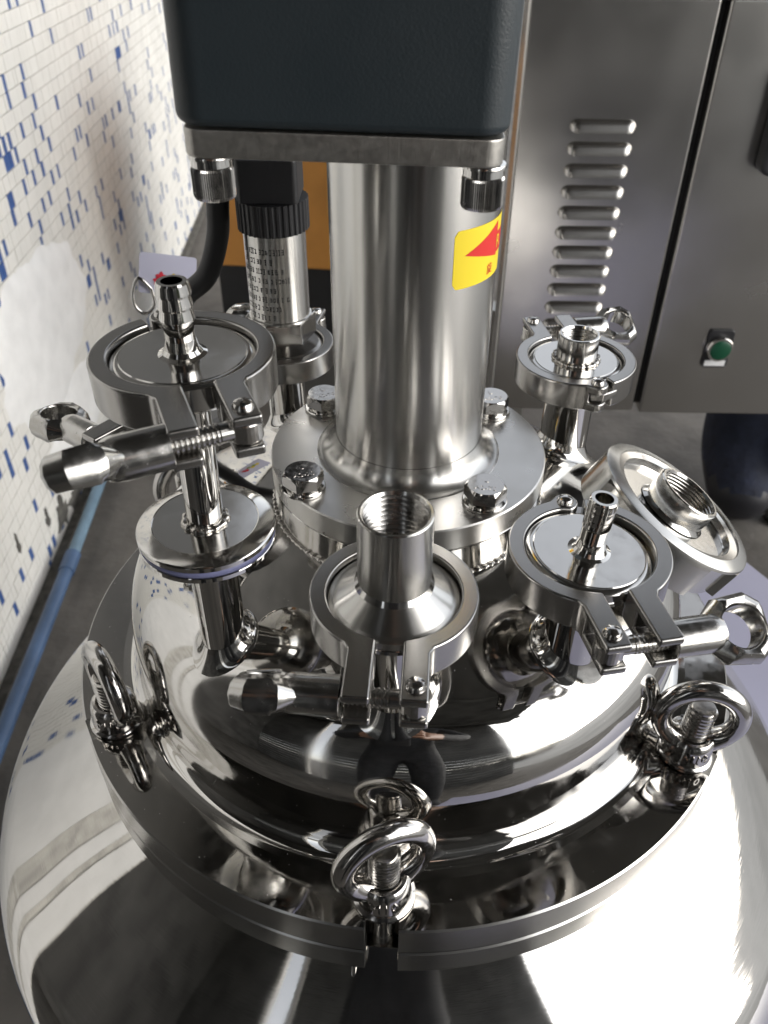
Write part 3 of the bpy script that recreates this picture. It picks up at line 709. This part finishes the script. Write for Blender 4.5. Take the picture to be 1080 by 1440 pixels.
# ================================================================== GEARBOX
gb = thing('gearbox', 'dark navy painted gearbox housing on a raw steel plate above the column', 'gearbox', (-.0068, 0, .0006), (0, R(1.35), 0))
link_mesh('mounting_plate', bake(prism(rrect(-.0700, .0250, -.085, .075, .006), .2732, .2812), .0007, 2), 'plate', gb, 30)
hb = prism(rrect(-.0722, .0262, -.0868, .078, .010, 8), .2818, .52)
link_mesh('housing', bake(hb, .0030, 4), 'navy', gb, 30)
for x, lb in ((-.0640, 'knurled socket screw under the left corner of the gearbox plate'), (.0195, 'knurled socket screw under the right corner of the gearbox plate')):
    zp = .2732 - x * math.tan(R(1.35))
    t = thing('socket_screw', lb, 'screw', (x, -.0755, zp), (0, 0, 0), 'socket screws under the gearbox plate')
    v, f = lathe([(.003, -.0002), (.0067, -.0002), (.0069, -.0006), (.0069, -.0014), (.003, -.0014)], 48, closed=True); link('washer', v, f, 'turned', t)
    v, f = lathe([(.003, -.0016), (.0063, -.0016), (.0064, -.0036), (.003, -.0036)], 48, closed=True); link('spring_washer', v, f, 'turned', t)
    kp = []
    for i in range(120): a = 2 * PI * i / 120; r = .00665 if i % 2 else .0063; kp.append((r * math.cos(a), r * math.sin(a)))
    kv = [(x_, y_, -.0040) for x_, y_ in [(p[0] * .95, p[1] * .95) for p in kp]] + [(p[0], p[1], -.0046) for p in kp] + [(p[0], p[1], -.0124) for p in kp] + [(p[0] * .93, p[1] * .93, -.0134) for p in kp]
    n = 120; kf = [(q * n + i, q * n + (i + 1) % n, (q + 1) * n + (i + 1) % n, (q + 1) * n + i) for q in range(3) for i in range(n)] + [tuple(range(n)), tuple(range(3 * n, 4 * n))]
    link('head', kv, kf, 'thread', t, 5)

# ================================================================== EYE BOLTS
EG = 'eye nut swing bolts round the lid'
def eye_bolt(a, turn, tilt, label, r=.1690, lean=(0, 0)):
    t = thing('eye_bolt', label, 'eye bolt', (r * math.cos(R(a)), r * math.sin(R(a)), .0003), (R(lean[0]), R(lean[1]), 0), EG)
    v, f = lathe([(.0072, 0), (.0130, 0), (.0134, .0004), (.0134, .0020), (.0128, .0027), (.0120, .0032), (.0117, .0050), (.0114, .0120), (.0108, .0148), (.0096, .0160), (.0082, .0162), (.0074, .0156), (.0072, .002)], 64, closed=True)
    e = link('eye_nut', v, f, 'castp', t, 35, rot=(0, 0, R(turn)))
    rv = []; rf = []; n = 80; k = 20
    Rm_, rm_ = .0179, .0050
    for i in range(n + 1):
        ang = R(-90 + 27 + (306) * i / n)
        rm = rm_ * (1 + .22 * max(0, 1 - min(i, n - i) / 9))
        for j in range(k):
            b = 2 * PI * j / k; rr_ = Rm_ + rm * math.cos(b)
            rv.append((rr_ * math.cos(ang), rm * math.sin(b) * .95, .0275 + rr_ * math.sin(ang)))
    for i in range(n):
        for j in range(k): rf.append((i * k + j, (i + 1) * k + j, (i + 1) * k + (j + 1) % k, i * k + (j + 1) % k))
    rf += [tuple(range(k)), tuple(range(n * k, n * k + k))]
    link('ring', rv, rf, 'castp', e, 50)
    me = wrap(text_mesh('M10', .0074, .0006), .0116, .0084, R(-90 - turn), .0); link_mesh('raised_lettering', me, 'castp', e, None)
    v, f = lathe([(0, -.045), (.0052, -.045), (.0052, -.012)] + thread_prof(.0067, -.012, .0330, .0023, .0012) + [(.0054, .0345), (0, .0347)], 56); link('threaded_stud', v, f, 'thread', t, 12)
    v, f = xf(lathe([(.003, -.0058), (.0068, -.0058), (.0072, -.0052), (.0072, .0052), (.0068, .0058), (.003, .0058)], 28, closed=True), Matrix.Translation((0, 0, -.0485)) @ Matrix.Rotation(R(a), 4, 'Z') @ Matrix.Rotation(PI / 2, 4, 'X')); link('stud_eye', v, f, 'thread', t)
    return t
eye_bolt(-92.7, 24, 0, 'eye nut on its stud at the front middle of the lid rim', r=.1642)
eye_bolt(-32.6, -8, 0, 'eye nut on its stud at the right of the lid rim', r=.1652, lean=(0, 3))
eye_bolt(-152.2, -52, 0, 'eye nut on its stud at the left of the lid rim, seen edge on', r=.1645)
eye_bolt(147.3, 40, 0, 'eye nut behind the slim pipe at the back left of the lid rim', r=.1690)
eye_bolt(25.5, 30, 0, 'eye nut behind the tilted union nut at the back right of the lid rim', r=.1690)

# ================================================================== CONTROL CABINET
CY = .55
cabn = thing('control_cabinet', 'brushed stainless control cabinet with louvred panel and green button, behind the tank', 'cabinet', (0, CY, 0))
link_mesh('cabinet_body', bake(box(.160, .70, .0405, .34, -.180, .250), .003, 2), 'cab', cabn, 30)
link_mesh('louvred_panel', bake(box(.110, .2880, 0, .04, -.186, .2535), .0035, 3), 'cab', cabn, 30)
link_mesh('control_panel', bake(box(.2945, .73, -.004, .04, -.186, .2535), .0030, 3), 'cab', cabn, 30)
v, f = box(.285, .296, .012, .0402, -.18, .250); link('dark_gap', v, f, 'rubber', cabn, None)
v, f = box(.100, .74, -.010, .35, .2545, .262); link('top_cover', v, f, 'cab', cabn, None)
def louvre_mesh():
    """pressed louvre: a sloping hood, open at the bottom, rounded at both ends"""
    v = []; f = []; n = 8; k = 40; hw, hh, dp_ = .0335, .0066, .0085
    for j in range(n + 1):
        s_ = j / n
        for i in range(k + 1):
            q_ = i / k; xx = -hw + 2 * hw * q_; e = min(q_, 1 - q_) * 2 * hw / .0095; w_ = math.sqrt(max(0, 1 - (1 - min(1, e)) ** 2))
            v.append((xx, .0006 - dp_ * w_ * math.sin(s_ * PI / 2) ** .85, hh * w_ - 2 * hh * w_ * (1 - math.cos(s_ * PI / 2)) * .92 - .001))
    m0 = len(v)
    for i in range(k + 1): xx = v[n * (k + 1) + i]; v.append((xx[0], .0004, xx[2] + .0012))
    for j in range(n):
        for i in range(k): f.append((j * (k + 1) + i, j * (k + 1) + i + 1, (j + 1) * (k + 1) + i + 1, (j + 1) * (k + 1) + i))
    for i in range(k): f.append((n * (k + 1) + i, n * (k + 1) + i + 1, m0 + i + 1, m0 + i))
    return link('louvre', v, f, 'cab', cabn, 40)
lv = louvre_mesh(); lv.location = (.1955, 0, .1440)
for k in range(1, 11):
    o = lv.copy(); COL.objects.link(o); o.location = (.1955 - .0001 * k, 0, .1440 - .02135 * k)
bt = link_mesh('push_button', bake(xf(prism(rrect(-.0148, .0148, -.026, .0215, .004), 0, .003), Matrix.Rotation(PI / 2, 4, 'X')), .0006, 1), 'plastic', cabn, 30, loc=(.3695, -.0045, -.094))
v, f = xf(lathe([(.012, 0), (.0150, 0), (.0150, .006), (.0140, .0075), (.0122, .0075), (.0120, .003)], 48), Matrix.Rotation(PI / 2, 4, 'X')); link('bezel_ring', v, f, 'turned', bt, 30, loc=(0, -.003, 0))
v, f = xf(lathe([(0, .0085), (.0105, .0085), (.0118, .0078), (.0121, .0065), (.0121, 0)][::-1], 48), Matrix.Rotation(PI / 2, 4, 'X')); link('green_cap', v, f, 'green', bt, 30, loc=(0, -.003, 0))
v, f = xf(box(-.012, .012, -.0235, -.0165, .003, .0036), Matrix.Rotation(PI / 2, 4, 'X')); link('name_plate', v, f, 'white', bt, None)
link_mesh('switch_handle', bake(xf(prism(rrect(-.020, .020, -.045, .052, .010), 0, .022), Matrix.Rotation(PI / 2, 4, 'X')), .004, 3), 'plastic', cabn, 35, loc=(.3740, -.0045, .1480))
for x in (.135, .70):
    for y in (.03, .31): v, f = box(x - .018, x + .018, y - .018, y + .018, -.6, -.186); link('leg', v, f, 'frame', cabn, None)

# ================================================================== OTHER THINGS BEHIND
ob = thing('orange_carton', 'orange carton with pale tape behind the pressure sensor', 'carton', (-.18, 1.32, -.6), (0, 0, R(-4)))
link_mesh('carton_body', bake(box(-.22, .07, 0, .36, .285, .66), .006, 2), 'orange', ob, 30)
v, f = box(.030, .062, -.0025, -.0005, .40, .47); link('paper_label', v, f, 'tape', ob, None)
v, f = box(-.215, .065, .02, .34, .1, .2845); link('dark_base', v, f, 'rubber', ob, None)
v, f = box(-.22, .07, -.01, .36, 0, .0995); link('pallet', v, f, 'shed', ob, None)

sheet = thing('lavender_board', 'pale lavender film covered board right of the tank', 'board', (.30, .13, -.2))
link_mesh('board', bake(xf(box(-.10, .55, -.55, .0, -.012, 0), Matrix.Translation((.047, .155, 0)) @ Matrix.Rotation(R(-62), 4, 'Z')), .002, 2), 'lav', sheet, 30)
for x, y in ((.17, -.05), (.06, -.30)):
    v, f = tube([(x, y, -.4), (x, y, -.0125)], .012, 14); link('leg', v, f, 'frame', sheet)

# person behind the cabinet, only a trouser leg and shoe show
def person():
    me = bpy.data.meshes.new('body')
    J = dict(hip=(0, 0, .92), wa=(0, .01, 1.08), ch=(0, .0, 1.28), nk=(0, .0, 1.44), h0=(0, -.01, 1.52), h1=(0, -.02, 1.62),
             hl=(-.095, 0, .88), kl=(-.10, -.02, .50), al=(-.105, .01, .10), tl=(-.12, -.13, .035), hr=(.095, 0, .88), kr=(.11, -.02, .50), ar=(.12, .03, .10), tr=(.14, -.10, .035),
             sl=(-.18, 0, 1.38), el=(-.25, .02, 1.12), wl=(-.23, -.12, .92), fl=(-.225, -.17, .85), sr=(.18, 0, 1.38), er=(.25, .02, 1.12), wr=(.23, -.12, .92), fr=(.225, -.17, .85))
    RD = dict(hip=.15, wa=.14, ch=.16, nk=.055, h0=.075, h1=.09, hl=.10, kl=.092, al=.085, tl=.05, hr=.10, kr=.092, ar=.085, tr=.045, sl=.065, el=.048, wl=.032, fl=.035, sr=.065, er=.048, wr=.032, fr=.035)
    names = list(J); E_ = [('hip', 'wa'), ('wa', 'ch'), ('ch', 'nk'), ('nk', 'h0'), ('h0', 'h1'), ('hip', 'hl'), ('hl', 'kl'), ('kl', 'al'), ('al', 'tl'), ('hip', 'hr'), ('hr', 'kr'), ('kr', 'ar'), ('ar', 'tr'), ('ch', 'sl'), ('sl', 'el'), ('el', 'wl'), ('wl', 'fl'), ('ch', 'sr'), ('sr', 'er'), ('er', 'wr'), ('wr', 'fr')]
    me.from_pydata([J[k] for k in names], [(names.index(a), names.index(b)) for a, b in E_], [])
    o = bpy.data.objects.new('tmp', me); COL.objects.link(o)
    sk = o.modifiers.new('s', 'SKIN'); sk.use_smooth_shade = True
    for i, k in enumerate(names): me.skin_vertices[0].data[i].radius = (RD[k],) * 2
    me.skin_vertices[0].data[0].use_root = True
    sb = o.modifiers.new('u', 'SUBSURF'); sb.levels = 2; sb.render_levels = 2
    dg = bpy.context.evaluated_depsgraph_get(); dg.update()
    r = bpy.data.meshes.new_from_object(o.evaluated_get(dg)); bpy.data.objects.remove(o)
    r.materials.clear()
    for k in ('trouser', 'shirt', 'skin', 'shoe', 'hair'): r.materials.append(M[k])
    for p in r.polygons:
        c = p.center; z = c.z
        p.material_index = 3 if z < .085 else 0 if z < .98 and abs(c.x) < .2 else 2 if (z > 1.43 and not (z > 1.58 or (c.y > .02 and z > 1.5))) or (abs(c.x) > .2 and z < .93) else 4 if z > 1.43 else 1
    return r
def person_mesh(J, RD, E_, paint):
    me = bpy.data.meshes.new('body'); names = list(J)
    me.from_pydata([J[k] for k in names], [(names.index(a), names.index(b)) for a, b in E_], [])
    o = bpy.data.objects.new('tmp', me); COL.objects.link(o)
    sk = o.modifiers.new('s', 'SKIN'); sk.use_smooth_shade = True
    for i, k in enumerate(names): me.skin_vertices[0].data[i].radius = (RD[k],) * 2
    me.skin_vertices[0].data[0].use_root = True
    sb = o.modifiers.new('u', 'SUBSURF'); sb.levels = 2; sb.render_levels = 2
    dg = bpy.context.evaluated_depsgraph_get(); dg.update()
    r = bpy.data.meshes.new_from_object(o.evaluated_get(dg)); bpy.data.objects.remove(o)
    r.materials.clear()
    for k in ('trouser', 'jacket', 'skin', 'shoe', 'hair'): r.materials.append(M[k])
    for p in r.polygons: p.material_index = paint(p.center)
    return r
pm = person()
t = thing('person', 'person in dark navy trousers standing behind the cabinet, only a lower leg showing', 'person', (.745, .94, -.6), (0, 0, R(-6)))
link_mesh('body', pm, None, t, 60)

# the photographer: dark clothes, phone held out at chest height, mirrored in the dome
J = dict(hip=(0, 0, .92), wa=(0, .02, 1.08), ch=(0, .05, 1.30), nk=(0, .07, 1.45), h0=(0, .10, 1.53), h1=(0, .125, 1.62),
         hl=(-.10, 0, .88), kl=(-.11, .03, .50), al=(-.11, -.01, .10), tl=(-.13, .13, .035), hr=(.10, 0, .88), kr=(.11, .03, .50), ar=(.12, -.01, .10), tr=(.14, .13, .035),
         sl=(-.19, .05, 1.39), el=(-.27, .12, 1.12), wl=(-.085, .36, .965), pl=(-.060, .405, .935), sr=(.19, .05, 1.39), er=(.27, .12, 1.12), wr=(.085, .36, .965), pr=(.060, .405, .935))
RD = dict(hip=.15, wa=.145, ch=.165, nk=.06, h0=.08, h1=.085, hl=.10, kl=.075, al=.06, tl=.045, hr=.10, kr=.075, ar=.06, tr=.045, sl=.07, el=.052, wl=.032, pl=.026, sr=.07, er=.052, wr=.032, pr=.026)
E_ = [('hip', 'wa'), ('wa', 'ch'), ('ch', 'nk'), ('nk', 'h0'), ('h0', 'h1'), ('hip', 'hl'), ('hl', 'kl'), ('kl', 'al'), ('al', 'tl'), ('hip', 'hr'), ('hr', 'kr'), ('kr', 'ar'), ('ar', 'tr'), ('ch', 'sl'), ('sl', 'el'), ('el', 'wl'), ('wl', 'pl'), ('ch', 'sr'), ('sr', 'er'), ('er', 'wr'), ('wr', 'pr')]
for sd, sg in (('l', -1), ('r', 1)):
    for k in range(4):
        y0 = .425; z0 = .955 - k * .020; L_ = (1.0, 1.1, 1.0, .8)[k]
        J['f%d%sa' % (k, sd)] = (sg * .050, y0, z0); J['f%d%sb' % (k, sd)] = (sg * .044, y0 + .022 * L_, z0 - .002); J['f%d%sc' % (k, sd)] = (sg * .026, y0 + .030 * L_, z0 - .004); J['f%d%sd' % (k, sd)] = (sg * .010, y0 + .026, z0 - .004)
        for q in 'abcd': RD['f%d%s%s' % (k, sd, q)] = .0085
        E_ += [('p' + sd, 'f%d%sa' % (k, sd)), ('f%d%sa' % (k, sd), 'f%d%sb' % (k, sd)), ('f%d%sb' % (k, sd), 'f%d%sc' % (k, sd)), ('f%d%sc' % (k, sd), 'f%d%sd' % (k, sd))]
    J['t%sa' % sd] = (sg * .045, .400, .965); J['t%sb' % sd] = (sg * .028, .418, .980); J['t%sc' % sd] = (sg * .012, .428, .985)
    for q in 'abc': RD['t%s%s' % (sd, q)] = .0095
    E_ += [('p' + sd, 't%sa' % sd), ('t%sa' % sd, 't%sb' % sd), ('t%sb' % sd, 't%sc' % sd)]
def paint(c):
    if c.y > .335 and c.z < 1.05 and abs(c.x) < .12: return 2
    if c.z < .085: return 3
    if c.z < .95 and c.y < .25: return 1
    if c.z > 1.47: return 4 if (c.z > 1.66 or c.y < .09) else 2
    return 1
ph = thing('person', 'photographer in dark clothes holding a phone, seen only mirrored in the dome', 'person', (-.005, -.82, -.6))
link_mesh('body', person_mesh(J, RD, E_, paint), None, ph, 60)
phn = thing('mobile_phone', 'black phone held up by the photographer', 'phone')
pmx = Matrix.Identity(4)
for i in range(3): pmx[i][0] = RT[i]; pmx[i][1] = UP[i]; pmx[i][2] = -FW[i]
pmx.translation = campos - FW * .004 - UP * .052 - RT * .018
phn.matrix_world = pmx
link_mesh('phone_body', bake(prism(rrect(-.037, .037, -.077, .077, .008), .0, .008), .0012, 2), 'plastic', phn, 30)

# low wall and hedge across the yard, mirrored in the right of the dome
YD = (Vector((2.2, -7.6, 0)), Vector((6.4, -4.6, 0)))
dv = (YD[1] - YD[0]); az = math.atan2(dv.y, dv.x)
lw = thing('yard_wall', 'low grey concrete wall across the yard, mirrored in the dome', 'wall', (YD[0].x, YD[0].y, -.6), (0, 0, az))
for k in range(5):
    v, f = box(k * .92, k * .92 + .905, 0, .18, 0, .62); link('wall_block', v, f, 'floor', lw, sharp=None)
hd_ = thing('hedge', 'green hedge growing behind the low yard wall, mirrored in the dome', 'hedge', (YD[0].x, YD[0].y, -.6), (0, 0, az))
rh = random.Random(12); hv = []; hf = []
for k in range(3600):
    x = rh.uniform(0, 4.9); y = rh.uniform(.22, .75); top = .95 + .18 * math.sin(x * 2.3) + .10 * math.sin(x * 6.1); z = rh.uniform(.2, 1) ** .6 * top
    L_ = rh.uniform(.05, .10); a = Vector((rh.uniform(-1, 1), rh.uniform(-1, 1), rh.uniform(-.6, 1))).normalized(); b = a.orthogonal().normalized()
    c = Vector((x, y, z)); n = len(hv); hv += [tuple(c - a * L_ * .5), tuple(c + b * L_ * .28), tuple(c + a * L_ * .5), tuple(c - b * L_ * .28)]; hf.append((n, n + 1, n + 2, n + 3))
o = link('foliage', hv, hf, 'leaf', hd_, None); o['kind'] = 'stuff'
v, f = tube([(.3, .48, 0), (.3, .48, .7)], .03, 10)
for k in range(1, 5): q = tube([(.3 + k * .95, .48, 0), (.3 + k * .95, .50, .7)], .03, 10); v, f = add((v, f), q)
link('stems', v, f, 'carton', hd_)
